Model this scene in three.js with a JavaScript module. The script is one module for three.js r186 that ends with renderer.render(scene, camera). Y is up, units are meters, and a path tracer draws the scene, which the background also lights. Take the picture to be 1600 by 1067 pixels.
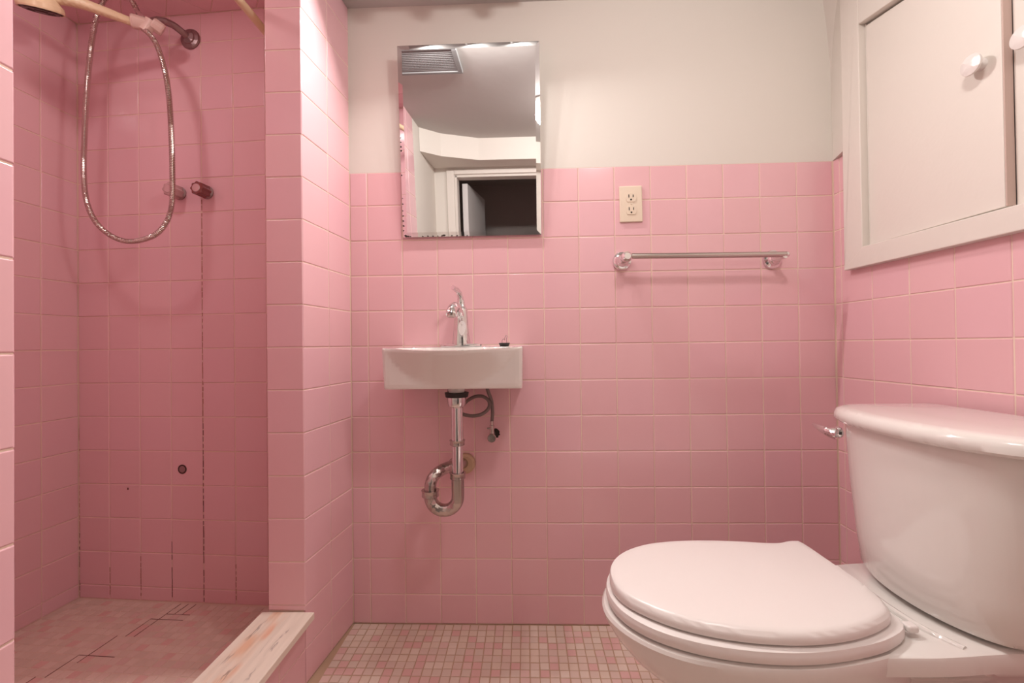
import * as THREE from 'three';
import { RoundedBoxGeometry } from 'three/addons/geometries/RoundedBoxGeometry.js';
import { mergeGeometries, mergeVertices, toCreasedNormals } from 'three/addons/utils/BufferGeometryUtils.js';
import { RectAreaLightUniformsLib } from 'three/addons/lights/RectAreaLightUniformsLib.js';

// ---------------------------------------------------------------- camera, light, exposure
const scene = new THREE.Scene();
scene.background = new THREE.Color(0x000000);
const camera = new THREE.PerspectiveCamera(76.9846, 1600 / 1067, 0.02, 50);
camera.position.set(0.4902, 0.8547, 1.3209);
camera.rotation.order = 'YXZ';
camera.rotation.set(0.00874, 0.03236, -0.01253);
scene.add(camera);
const renderer = new THREE.WebGLRenderer({ antialias: true });
renderer.toneMapping = THREE.LinearToneMapping;
renderer.toneMappingExposure = 1.05;
renderer.shadowMap.enabled = true;
renderer.shadowMap.type = THREE.PCFSoftShadowMap;
RectAreaLightUniformsLib.init();
const LAMP_COLOR = new THREE.Color().setRGB(1.0, 0.945, 0.91);
const LAMP_POWER = 790;                 // radiance of each of the three unseen lamp lenses above the mirror
const LAMP_SIZE = 0.04;
const LAMPS = [0.171, 0.323, 0.474].map(x => [x, 1.884, 0.190]);
const FILL_DOME = [0.86, 1.918, 0.86], FILL_COLOR = new THREE.Color().setRGB(1.0, 0.93, 0.90), FILL_DOME_POWER = 1.12;  // added fill lamp on the ceiling, out of view
const SHOWER_FILL = [-0.58, 0.50], SHOWER_FILL_POWER = 42;                // added fill lamp that brightens the shower
const MIRROR_TILT = 4.35 * Math.PI / 180;
const LAMP_DIR = new THREE.Vector3(0.08, -0.66, 0.75).normalize();

// ---------------------------------------------------------------- random, noise
let seed = 1234567;
function rnd() { seed = (seed * 1664525 + 1013904223) >>> 0; return seed / 4294967296; }
const rr = (a, b) => a + (b - a) * rnd();
const V = (x, y, z) => new THREE.Vector3(x, y, z);
const smooth = t => { t = Math.min(1, Math.max(0, t)); return t * t * (3 - 2 * t); };
const lin = (r, g, b) => new THREE.Color().setRGB(r, g, b);

// ---------------------------------------------------------------- object helpers
// path of the shower hose, from the diverter up, round and down to the handle
const HOSE = [[-0.652, 1.862, 0.090], [-0.675, 1.905, 0.092], [-0.715, 1.922, 0.090], [-0.752, 1.912, 0.084], [-0.785, 1.870, 0.078], [-0.806, 1.785, 0.076], [-0.824, 1.640, 0.074], [-0.832, 1.500, 0.074], [-0.8335, 1.380, 0.075], [-0.822, 1.300, 0.077], [-0.790, 1.238, 0.081], [-0.740, 1.196, 0.086], [-0.690, 1.177, 0.090], [-0.640, 1.178, 0.094], [-0.590, 1.195, 0.097], [-0.556, 1.232, 0.099], [-0.540, 1.285, 0.100], [-0.5385, 1.360, 0.100], [-0.541, 1.480, 0.100], [-0.549, 1.610, 0.100], [-0.564, 1.690, 0.099], [-0.590, 1.760, 0.097], [-0.618, 1.795, 0.094], [-0.634, 1.808, 0.090]];
const used = {};
function numbered(name) {
  if (!(name in used)) { used[name] = 0; return name; }
  used[name]++;
  return name + '_' + String(used[name]).padStart(3, '0');
}
function thing(name, label, category, pos = [0, 0, 0], turn = 0, group) {
  const o = new THREE.Group(); o.name = numbered(name); scene.add(o);
  o.position.set(...pos); o.rotation.y = turn; o.userData = { label, category };
  if (group) o.userData.group = group;
  return o;
}
function struct(name, label) {
  const o = new THREE.Group(); o.name = name; scene.add(o);
  o.userData = { kind: 'structure', label, category: name.split('_')[0] };
  return o;
}
function mesh(name, geo, m, parent) {
  const o = new THREE.Mesh(geo, m); o.name = name; o.castShadow = o.receiveShadow = true;
  parent.add(o); return o;
}
const flat = g => (g.index ? g.toNonIndexed() : g);
function merged(list) {
  return mergeGeometries(list.map(g => {
    const h = flat(g); const o = new THREE.BufferGeometry();
    o.setAttribute('position', h.getAttribute('position'));
    o.setAttribute('normal', h.getAttribute('normal'));
    return o;
  }));
}
const at = (g, x, y, z) => g.translate(x, y, z);
const box = (w, h, d, r = 0) => r ? new RoundedBoxGeometry(w, h, d, 2, r) : new THREE.BoxGeometry(w, h, d);
function boxAB(a, b, r = 0) {           // box between two corners
  const g = box(b[0] - a[0], b[1] - a[1], b[2] - a[2], r);
  return g.translate((a[0] + b[0]) / 2, (a[1] + b[1]) / 2, (a[2] + b[2]) / 2);
}
// vertical prism over a plan polygon [[x,z],...]
function prism(pts, y0, y1, bevel = 0) {
  const s = new THREE.Shape(pts.map(p => new THREE.Vector2(p[0], -p[1])));
  const g = new THREE.ExtrudeGeometry(s, { depth: y1 - y0 - 2 * bevel, bevelEnabled: bevel > 0, bevelSize: bevel, bevelThickness: bevel, bevelOffset: -bevel, bevelSegments: 2, curveSegments: 8 });
  g.rotateX(-Math.PI / 2); g.translate(0, y0 + bevel, 0);
  return g;
}
// skin over loops of equal length (each an array of Vector3), optionally capped
function loft(loops, cap0 = true, cap1 = true, crease = 0.7) {
  const n = loops[0].length, pos = [], idx = [];
  loops.forEach(l => l.forEach(p => pos.push(p.x, p.y, p.z)));
  for (let i = 0; i < loops.length - 1; i++) for (let j = 0; j < n; j++) {
    const a = i * n + j, b = i * n + (j + 1) % n, c = a + n, d = b + n;
    idx.push(a, b, d, a, d, c);
  }
  const cap = (li, flip) => {
    const c = V(0, 0, 0); loops[li].forEach(p => c.add(p)); c.multiplyScalar(1 / n);
    const ci = pos.length / 3; pos.push(c.x, c.y, c.z);
    for (let j = 0; j < n; j++) { const a = li * n + j, b = li * n + (j + 1) % n; flip ? idx.push(ci, b, a) : idx.push(ci, a, b); }
  };
  if (cap0) cap(0, true);
  if (cap1) cap(loops.length - 1, false);
  const g = new THREE.BufferGeometry();
  g.setAttribute('position', new THREE.Float32BufferAttribute(pos, 3)); g.setIndex(idx);
  g.computeVertexNormals();
  return toCreasedNormals(g, crease);
}
// tube along points, radius may vary: rad(t)
function tube(pts, rad, seg = 60, radial = 14, closedEnds = true) {
  const c = new THREE.CatmullRomCurve3(pts.map(p => V(...p)), false, 'centripetal');
  const fr = c.computeFrenetFrames(seg, false), loops = [];
  for (let i = 0; i <= seg; i++) {
    const t = i / seg, p = c.getPointAt(t), r = typeof rad === 'function' ? rad(t) : rad, l = [];
    for (let j = 0; j < radial; j++) {
      const a = j / radial * Math.PI * 2;
      l.push(p.clone().addScaledVector(fr.normals[i], Math.cos(a) * r).addScaledVector(fr.binormals[i], Math.sin(a) * r));
    }
    loops.push(l);
  }
  return loft(loops, closedEnds, closedEnds, 0.9);
}
const lathe = (pr, seg = 32) => toCreasedNormals(new THREE.LatheGeometry(pr.map(p => new THREE.Vector2(p[0], p[1])), seg), 0.6);
function orient(g, dir) { g.applyQuaternion(new THREE.Quaternion().setFromUnitVectors(V(0, 1, 0), V(...dir).normalize())); return g; }
function closedCurve(pts, n) {
  const c = new THREE.CatmullRomCurve3(pts.map(p => V(p[0], 0, p[1])), true, 'centripetal');
  return Array.from({ length: n }, (_, i) => c.getPointAt(i / n));
}

// ---------------------------------------------------------------- textures
function noiseTex(size, fn, srgb = false) {
  const d = new Uint8Array(size * size * 4);
  for (let y = 0; y < size; y++) for (let x = 0; x < size; x++) {
    const v = fn(x / size, y / size), k = (y * size + x) * 4;
    const a = Array.isArray(v) ? v : [v, v, v];
    for (let c = 0; c < 3; c++) d[k + c] = Math.max(0, Math.min(255, a[c] * 255));
    d[k + 3] = 255;
  }
  const t = new THREE.DataTexture(d, size, size, THREE.RGBAFormat);
  t.wrapS = t.wrapT = THREE.RepeatWrapping; t.magFilter = THREE.LinearFilter; t.minFilter = THREE.LinearMipmapLinearFilter; t.generateMipmaps = true;
  if (srgb) t.colorSpace = THREE.SRGBColorSpace;
  t.needsUpdate = true; return t;
}
function valueNoise(period) {
  const g = Array.from({ length: period * period }, () => rnd());
  return (u, v) => {
    const x = u * period, y = v * period, xi = Math.floor(x), yi = Math.floor(y), fx = smooth(x - xi), fy = smooth(y - yi);
    const q = (i, j) => g[((j % period + period) % period) * period + ((i % period + period) % period)];
    return (q(xi, yi) * (1 - fx) + q(xi + 1, yi) * fx) * (1 - fy) + (q(xi, yi + 1) * (1 - fx) + q(xi + 1, yi + 1) * fx) * fy;
  };
}
const n8 = valueNoise(8), n24 = valueNoise(24), n64 = valueNoise(64), n128 = valueNoise(128);
const plasterBump = noiseTex(256, (u, v) => 0.5 * n8(u, v) + 0.25 * n24(u, v) + 0.2 * n64(u, v) + 0.05 * n128(u, v));
const marbleTex = noiseTex(512, (u, v) => {
  // u across the slab (0 shower side .. 1 room side), v along it
  const w = u + 0.16 * (n8(u, v * 0.5) - 0.5) + 0.06 * (n24(u, v) - 0.5) + 0.03 * (n64(u, v) - 0.5);
  let r = 0.90, g = 0.85, b = 0.79;
  const tone = 0.05 * (n24(u, v * 0.4) - 0.5); r += tone; g += tone; b += tone;
  const band = Math.exp(-Math.pow((w - 0.30) / 0.13, 2)) * smooth(n8(u * 1.5, v * 1.2) * 1.7 - 0.35);
  r -= band * 0.02; g -= band * 0.14; b -= band * 0.20;
  const band2 = Math.exp(-Math.pow((w - 0.47) / 0.07, 2)) * smooth(n8(u + 0.4, v * 1.3 + 0.2) * 1.8 - 0.6);
  r -= band2 * 0.0; g -= band2 * 0.12; b -= band2 * 0.16;
  for (const [c, s, k, o] of [[0.2, 0.012, 0.75, 0.1], [0.4, 0.010, 0.55, 0.5], [0.62, 0.007, 0.30, 0.8], [0.78, 0.008, 0.45, 0.3]]) {
    const vein = Math.exp(-Math.pow((w + 0.04 * (n24(u + o, v) - 0.5) - c) / s, 2)) * smooth(n24(u * 0.3 + o, v * 0.6) * 2.2 - 0.8) * k;
    r -= vein * 0.42; g -= vein * 0.42; b -= vein * 0.38;
  }
  return [r, g, b];
}, true);
function withBump(m, tex, rep, scale) { const t = tex.clone(); t.repeat.set(rep, rep); t.needsUpdate = true; m.bumpMap = t; m.bumpScale = scale; return m; }

// ---------------------------------------------------------------- materials
const std = (c, rough, extra = {}) => new THREE.MeshStandardMaterial({ color: c, roughness: rough, ...extra });
const phys = (c, rough, extra = {}) => new THREE.MeshPhysicalMaterial({ color: c, roughness: rough, ...extra });
const M = {
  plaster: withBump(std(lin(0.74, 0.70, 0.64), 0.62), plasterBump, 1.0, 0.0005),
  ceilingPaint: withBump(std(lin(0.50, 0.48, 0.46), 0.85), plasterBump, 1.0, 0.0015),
  cabinetPaint: withBump(std(lin(0.76, 0.71, 0.65), 0.38), plasterBump, 3.0, 0.0005),
  rawEdge: std(lin(0.56, 0.42, 0.37), 0.7),
  grout: std(lin(0.84, 0.66, 0.545), 0.9),
  showerGrout: std(lin(0.82, 0.60, 0.50), 0.9),
  floorGrout: std(lin(0.50, 0.34, 0.23), 0.95),
  showerFloorGrout: std(lin(0.72, 0.53, 0.44), 0.95),
  mildew: std(lin(0.20, 0.07, 0.055), 0.9),
  rust: std(lin(0.42, 0.17, 0.10), 0.9),
  porcelain: phys(lin(0.80, 0.77, 0.73), 0.10, { clearcoat: 0.5, clearcoatRoughness: 0.05 }),
  seatPlastic: phys(lin(0.84, 0.80, 0.77), 0.28),
  chrome: std(lin(0.78, 0.77, 0.77), 0.10, { metalness: 1 }),
  wornChrome: std(lin(0.52, 0.47, 0.44), 0.24, { metalness: 1 }),
  dullMetal: std(lin(0.34, 0.24, 0.24), 0.36, { metalness: 0.85 }),
  hoseMetal: std(lin(0.55, 0.47, 0.43), 0.22, { metalness: 1 }),
  braid: std(lin(0.22, 0.17, 0.16), 0.55, { metalness: 0.4 }),
  rubber: std(lin(0.015, 0.012, 0.011), 0.55),
  ivory: phys(lin(0.74, 0.56, 0.36), 0.32),
  ivoryBracket: phys(lin(0.72, 0.52, 0.45), 0.4),
  darkFace: std(lin(0.06, 0.025, 0.018), 0.35),
  outletIvory: phys(lin(0.78, 0.66, 0.52), 0.35),
  slot: std(lin(0.02, 0.012, 0.008), 0.7),
  mirror: std(lin(0.86, 0.87, 0.87), 0.012, { metalness: 1 }),
  satinGrey: std(lin(0.30, 0.29, 0.28), 0.5, { metalness: 0.6 }),
  whiteMetal: std(lin(0.74, 0.72, 0.69), 0.4),
  desilver: std(lin(0.035, 0.025, 0.02), 0.7),
  paper: std(lin(0.85, 0.84, 0.82), 0.6),
  knobPlastic: phys(lin(0.78, 0.73, 0.70), 0.30),
  redKnob: phys(lin(0.22, 0.05, 0.045), 0.14, { clearcoat: 0.6 }),
  clearKnob: phys(lin(0.80, 0.50, 0.50), 0.12, { transmission: 0.35, thickness: 0.02, ior: 1.45 }),
  capDisc: std(lin(0.66, 0.48, 0.48), 0.25, { metalness: 0.6 }),
  beige: std(lin(0.56, 0.38, 0.25), 0.6),
  ventPlastic: std(lin(0.26, 0.26, 0.26), 0.7),
  hallPaint: std(lin(0.52, 0.47, 0.44), 0.8),
  hallFloor: std(lin(0.16, 0.13, 0.12), 0.8),
  doorPaint: std(lin(0.74, 0.73, 0.72), 0.4),
  marble: std(new THREE.Color(0xffffff), 0.28, { map: marbleTex }),
};
const tileMats = [[0.82, 0.494, 0.530], [0.81, 0.484, 0.520], [0.825, 0.504, 0.535], [0.815, 0.489, 0.535], [0.805, 0.484, 0.515]]
  .map(c => phys(lin(...c), 0.15, { ior: 1.5 }));
const mosaicMats = [[0.72, 0.58, 0.48], [0.68, 0.55, 0.47], [0.70, 0.55, 0.47], [0.74, 0.61, 0.52], [0.68, 0.52, 0.45], [0.71, 0.44, 0.41], [0.72, 0.51, 0.46]].map(c => std(lin(...c), 0.5));
const showerMosaicMats = [[0.70, 0.52, 0.44], [0.73, 0.55, 0.47], [0.68, 0.51, 0.43], [0.72, 0.53, 0.46], [0.75, 0.57, 0.49], [0.72, 0.43, 0.39], [0.71, 0.48, 0.43]].map(c => std(lin(...c), 0.5));

// ---------------------------------------------------------------- glazed tiles
const tileCache = {};
function tileGeo(w, h, b = 0.0022, t = 0.005) {
  const key = Math.round(w * 5000) + '_' + Math.round(h * 5000) + '_' + b;
  if (tileCache[key]) return tileCache[key];
  const pos = [], nor = [], idx = [];
  const rings = [[b, 0, 0], [b * 0.35, -b * 0.22, 40], [0, -b * 0.75, 78], [0, -t, 90]];
  const sx = [-1, 1, 1, -1], sy = [-1, -1, 1, 1];
  // four sides share ring corners; normals per side so that the face stays flat and the edge rolls over
  for (let s = 0; s < 4; s++) {
    const a = s, c = (s + 1) % 4, nx = [0, 1, 0, -1][s], ny = [-1, 0, 1, 0][s];
    const base = pos.length / 3;
    rings.forEach(([inset, z, deg]) => {
      const cs = Math.cos(deg * Math.PI / 180), sn = Math.sin(deg * Math.PI / 180);
      for (const q of [a, c]) { pos.push(sx[q] * (w / 2 - inset), sy[q] * (h / 2 - inset), z); nor.push(nx * sn, ny * sn, cs); }
    });
    for (let i = 0; i < rings.length - 1; i++) { const k = base + i * 2; idx.push(k, k + 2, k + 3, k, k + 3, k + 1); }
  }
  const f = pos.length / 3;
  for (let q = 0; q < 4; q++) { pos.push(sx[q] * (w / 2 - b), sy[q] * (h / 2 - b), 0); nor.push(0, 0, 1); }
  idx.push(f, f + 1, f + 2, f, f + 2, f + 3);
  const g = new THREE.BufferGeometry();
  g.setAttribute('position', new THREE.Float32BufferAttribute(pos, 3));
  g.setAttribute('normal', new THREE.Float32BufferAttribute(nor, 3)); g.setIndex(idx);
  return tileCache[key] = g;
}
// frame: origin, unit axis along the wall; the outward normal is axis x up
function frame(o, ax) { const a = V(ax[0], 0, ax[1]).normalize(), n = a.clone().cross(V(0, 1, 0)); return { o: V(...o), a, n, q: new THREE.Quaternion().setFromRotationMatrix(new THREE.Matrix4().makeBasis(a, V(0, 1, 0), n)) }; }
const P = 0.1095, J0 = 1.29439, GAP = 0.0022;
function tiles(parent, fr, us, vs, opt = {}) {
  const stuff = [];
  for (let i = 0; i < us.length - 1; i++) for (let j = 0; j < vs.length - 1; j++) {
    let u0 = us[i], u1 = us[i + 1], v0 = vs[j], v1 = vs[j + 1];
    if (opt.clip) { const c = opt.clip(u0, u1, v0, v1); if (!c) continue; [u0, u1, v0, v1] = c; }
    const w = u1 - u0 - GAP, h = v1 - v0 - GAP; if (w < 0.008 || h < 0.008) continue;
    const g = tileGeo(w, h), e = new THREE.Euler(rr(-1, 1) * 0.0022, rr(-1, 1) * 0.0022, rr(-1, 1) * 0.002);
    const q = fr.q.clone().multiply(new THREE.Quaternion().setFromEuler(e));
    const p = fr.o.clone().addScaledVector(fr.a, (u0 + u1) / 2 + rr(-1, 1) * 0.0003).addScaledVector(fr.n, rr(-0.0004, 0.0002));
    p.y += (v0 + v1) / 2 + rr(-1, 1) * 0.0003;
    if (opt.stuff) { stuff.push(g.clone().applyQuaternion(q).translate(p.x, p.y, p.z)); continue; }
    const t = mesh('tile', g, tileMats[Math.floor(rnd() * tileMats.length)], parent);
    t.position.copy(p); t.quaternion.copy(q);
  }
  if (stuff.length) mesh('tile_field', merged(stuff), tileMats[0], parent).userData.kind = 'stuff';
}
const rows = (off, y0, y1) => { const r = [y0]; let k = off - Math.ceil((off - y0) / P) * P; for (; k < y1 - 0.012; k += P) if (k > y0 + 0.012) r.push(k); r.push(y1); return r; };
const seqv = (a, b, first, step = P) => { const r = [a]; let u = a + first; while (u < b - 0.012) { r.push(u); u += step; } r.push(b); return r; };
// quad slab behind tiles: plan polygon prism
const CEIL = 1.918, SCEIL = 1.936, SFLOOR = 0.046, TT = 0.0015;   // ceilings, shower floor, how far tiles stand proud of the joints
const ZR = 1.62;                                                   // rear wall

// ---------------------------------------------------------------- back wall
{
  const w = struct('wall_back', 'pink tiled wall behind the sink with white plaster above');
  mesh('backing', boxAB([-0.062, 0, -0.1], [1.53, 1.398, -TT]), M.grout, w);
  mesh('plaster', boxAB([-0.062, 1.398, -0.1], [1.53, 2.0, -0.0012]), M.plaster, w);
  const us = [-0.0545]; for (let i = 0; i <= 12; i++) us.push(i * P); us.push(1.4205);
  tiles(w, frame([0, 0, 0], [1, 0]), us, rows(J0, 0, 1.3985));
}
// ---------------------------------------------------------------- right wall
const RA = 0.014658, RWX = 1.4219;
const rwf = frame([RWX, 0, 0], [RA, 1]);
const rw = (u, y, o = 0) => rwf.o.clone().addScaledVector(rwf.a, u).addScaledVector(rwf.n, o).setY(y);
function rwBox(u0, u1, y0, y1, o0, o1, r = 0) { const g = box(u1 - u0, y1 - y0, o1 - o0, r); g.applyQuaternion(rwf.q); const c = rw((u0 + u1) / 2, (y0 + y1) / 2, (o0 + o1) / 2); return g.translate(c.x, c.y, c.z); }
{
  const w = struct('wall_right', 'pink tiled wall behind the toilet with white plaster above');
  mesh('backing', merged([rwBox(-0.1, 1.8, 0, 1.066, -0.1, -TT), rwBox(-0.1, 0.075, 1.066, 1.397, -0.1, -TT)]), M.grout, w);
  mesh('plaster', merged([rwBox(-0.1, 0.10, 1.397, 2.0, -0.1, -0.0012), rwBox(0.075, 0.115, 1.066, 1.397, -0.1, -0.003),
    rwBox(0.83, 1.8, 1.066, 2.0, -0.1, 0), rwBox(0.10, 0.83, 1.74, 2.0, -0.1, -0.003), rwBox(0.10, 0.83, 1.066, 1.74, -0.1, -0.07)]), M.plaster, w);
  // plaster swells out towards the ceiling
  const prof = new THREE.Shape(); prof.moveTo(0, 1.62); prof.bezierCurveTo(0.002, 1.74, 0.010, 1.82, 0.024, 1.918); prof.lineTo(-0.01, 1.918); prof.lineTo(-0.01, 1.62);
  const g = new THREE.ExtrudeGeometry(prof, { depth: 0.10, bevelEnabled: false, curveSegments: 12 });
  // shape x is the outward offset, extruded along the wall
  g.applyMatrix4(new THREE.Matrix4().makeBasis(rwf.n, V(0, 1, 0), rwf.a.clone())); g.translate(RWX, 0, -0.002);
  const gi = g.index ? g.toNonIndexed() : g; gi.computeVertexNormals();
  const wp = [rw(-0.01, 0, -0.004), rw(0.0, 0, 0.0005), rw(0.066, 0, 0.0192), rw(0.07, 0, -0.004)].map(p => [p.x, p.z]);
  mesh('plaster', prism(wp, 1.3985, 1.917), M.plaster, w);
  mesh('plaster_cove', toCreasedNormals(gi, 0.5), M.plaster, w);
  const us = [0, 0.025]; for (let u = 0.1345; u < 1.6; u += P) us.push(u); us.push(1.62);
  tiles(w, rwf, us, rows(J0, 0, 1.3985), { clip: (a, b, c, d) => { if (c < 1.07) return [a, b, c, d]; if (a > 0.06) return null; return [a, Math.min(b, 0.071), c, d]; } });
}
// ---------------------------------------------------------------- partition between basin and shower
const pa = [-0.0545, 0], pb = [-0.0786, 0.2408], pc = [-0.1755, 0.2408], pd = [-0.1755, -0.03];
{
  const w = struct('wall_partition', 'pink tiled end wall dividing the shower from the basin corner');
  const e = TT, body = [[pa[0] - e, -0.05], [pa[0] - e, 0], [pb[0] - e, pb[1] - e], [pc[0] + e, pc[1] - e], [pd[0] + e, -0.05]];
  mesh('backing', prism(body, 0, 2.0), M.grout, w);
  const len = Math.hypot(pa[0] - pb[0], pa[1] - pb[1]);
  tiles(w, frame([pb[0], 0, pb[1]], [pa[0] - pb[0], pa[1] - pb[1]]), [0, 0.121, len], rows(J0, 0, CEIL));
  tiles(w, frame([pc[0], 0, pc[1]], [1, 0]), [0, pb[0] - pc[0]], rows(J0, 0.185, CEIL));
}
// ---------------------------------------------------------------- left wall beside the camera
const NL = [-0.1005, 0.8422];
{
  const w = struct('wall_left', 'near pink tiled wall end at the shower entrance');
  mesh('backing', boxAB([-0.205, 0, NL[1] + TT], [NL[0] - TT, 2.0, 1.085]), M.grout, w);
  mesh('plaster', boxAB([-0.205, 0, 1.085], [NL[0] - 0.001, 2.0, 1.8]), M.plaster, w);
  tiles(w, frame([NL[0], 0, NL[1]], [0, -1]), [-0.242, -P, 0], rows(1.1808, 0, CEIL));
  tiles(w, frame([NL[0], 0, NL[1]], [-1, 0]), [0, 0.1], rows(1.1808, 0.185, CEIL));
}
// ---------------------------------------------------------------- shower walls
const AL = 0.0577, SO = [-0.9822, -0.0453], BL = -0.0438, SROW = 0.8564;
const sbf = frame([SO[0], 0, SO[1]], [Math.cos(AL), Math.sin(AL)]);
const slf = frame([SO[0], 0, SO[1]], [-Math.sin(BL), -Math.cos(BL)]);
{
  const w = struct('wall_shower_back', 'rear tiled wall of the shower with tap handles');
  const L = 0.812, end = [SO[0] + Math.cos(AL) * L, SO[1] + Math.sin(AL) * L], off = 0.1;
  const nb = [Math.sin(AL), -Math.cos(AL)];
  mesh('backing', prism([[SO[0] - 0.1, SO[1] + nb[1] * TT - 0.006], [end[0] + 0.0 + nb[0] * TT, end[1] + nb[1] * TT], [end[0], end[1] - off], [SO[0] - 0.1, SO[1] - off]], 0, 2.0), M.showerGrout, w);
  const us = [0]; for (let s = 1; s <= 7; s++) us.push(s * P); us.push(L);
  tiles(w, sbf, us, rows(SROW, SFLOOR, SCEIL));
  // rusty and mouldy joints
  const strip = (u, v0, v1, wd, m, name) => { const n = Math.max(1, Math.round((v1 - v0) / 0.02)), gs = []; for (let k = 0; k < n; k++) { if (rnd() < 0.06) continue; const a = v0 + (v1 - v0) * k / n, h = (v1 - v0) / n * rr(0.5, 1.05), ww = wd * rr(0.5, 1.2); const g = box(ww, h, 0.0012); g.applyQuaternion(sbf.q); const c = sbf.o.clone().addScaledVector(sbf.a, u + rr(-0.0004, 0.0004)).addScaledVector(sbf.n, -0.0013); gs.push(g.translate(c.x, a + h / 2, c.z)); } mesh(name, merged(gs), m, w); };
  strip(4 * P, 0.62, 1.34, 0.0018, M.rust, 'rust_streak');
  strip(4 * P, 0.05, 0.62, 0.0019, M.mildew, 'mildew_line');
  strip(3 * P, 0.06, 0.24, 0.0013, M.mildew, 'mildew_line');
  strip(5 * P, 0.06, 0.18, 0.0013, M.rust, 'mildew_line');
  strip(1 * P, 0.06, 0.17, 0.0014, M.rust, 'mildew_line');
  strip(2 * P, 0.06, 0.19, 0.0014, M.rust, 'mildew_line');
  strip(0.002, 0.05, 0.26, 0.0035, M.mildew, 'mildew_line');
  strip(0.002, 0.26, 0.62, 0.0022, M.rust, 'mildew_line');
  // chip in the glaze
  const ch = box(0.004, 0.007, 0.001); ch.applyQuaternion(sbf.q); const cp = sbf.o.clone().addScaledVector(sbf.a, 0.176).addScaledVector(sbf.n, 0.0003); mesh('glaze_chip', ch.translate(cp.x, 0.405, cp.z), M.mildew, w);
}
{
  const w = struct('wall_shower_left', 'left tiled wall of the shower');
  const d = [Math.sin(BL), Math.cos(BL)], nb = [-Math.cos(BL), Math.sin(BL)], L = 0.95;
  const s = (t, o) => [SO[0] + d[0] * t + nb[0] * o, SO[1] + d[1] * t + nb[1] * o];
  mesh('backing', prism([s(-0.08, 0.1), s(-0.08, TT), s(L, TT), s(L, 0.1)].map(p => p), 0, 2.0), M.showerGrout, w);
  const us = []; for (let u = -0.1043 - 7 * P; u < -0.09; u += P) us.push(u); us.push(0);
  tiles(w, slf, us, rows(SROW, SFLOOR, SCEIL));
}
{
  const w = struct('wall_shower_front', 'tiled shower wall beside the camera');
  mesh('backing', boxAB([-1.12, 0, 0.862], [-0.205, 2.0, 0.96]), M.showerGrout, w);
  tiles(w, frame([-0.2, 0, 0.86], [-1, 0]), seqv(0, 0.84, P), rows(SROW, SFLOOR, SCEIL), { stuff: true });
}
// ---------------------------------------------------------------- shower ceiling, tiles laid diagonally
{
  const w = struct('ceiling_shower', 'shower ceiling of pink tiles laid diagonally');
  mesh('backing', boxAB([-1.12, SCEIL + TT, -0.14], [-0.16, 2.06, 0.96]), M.showerGrout, w);
  const c0 = sbf.o.clone().addScaledVector(sbf.a, -0.6625 - SO[0]);      // a tile corner on the wall line
  const ang = Math.PI / 4 + AL, ca = Math.cos(ang), sa = Math.sin(ang);
  const loc = (i, j) => [c0.x + (i * ca - j * sa) * P, c0.z + 0.001 + (i * sa + j * ca) * P];
  const inside = [p => p[1] - (SO[1] + (p[0] - SO[0]) * Math.tan(AL)) - 0.001, p => 0.858 - p[1], p => -0.178 - p[0], p => p[0] - (SO[0] + (p[1] - SO[1]) * Math.tan(BL)) - 0.001];
  const clip = poly => { for (const f of inside) { const out = []; for (let k = 0; k < poly.length; k++) { const a = poly[k], b = poly[(k + 1) % poly.length], fa = f(a), fb = f(b); if (fa >= 0) out.push(a); if (fa * fb < 0) { const t = fa / (fa - fb); out.push([a[0] + (b[0] - a[0]) * t, a[1] + (b[1] - a[1]) * t]); } } poly = out; if (poly.length < 3) return null; } return poly; };
  for (let i = -14; i < 14; i++) for (let j = -14; j < 14; j++) {
    const g = 0.0009 / P, q = clip([loc(i + g, j + g), loc(i + 1 - g, j + g), loc(i + 1 - g, j + 1 - g), loc(i + g, j + 1 - g)]);
    if (!q) continue;
    let A = 0; for (let k = 0; k < q.length; k++) { const a = q[k], b = q[(k + 1) % q.length]; A += a[0] * b[1] - b[0] * a[1]; } if (Math.abs(A) < 0.0016) continue;
    mesh('tile', prism(q, SCEIL, SCEIL + 0.004, 0.0012), tileMats[Math.floor(rnd() * 5)], w);
  }
}
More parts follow.
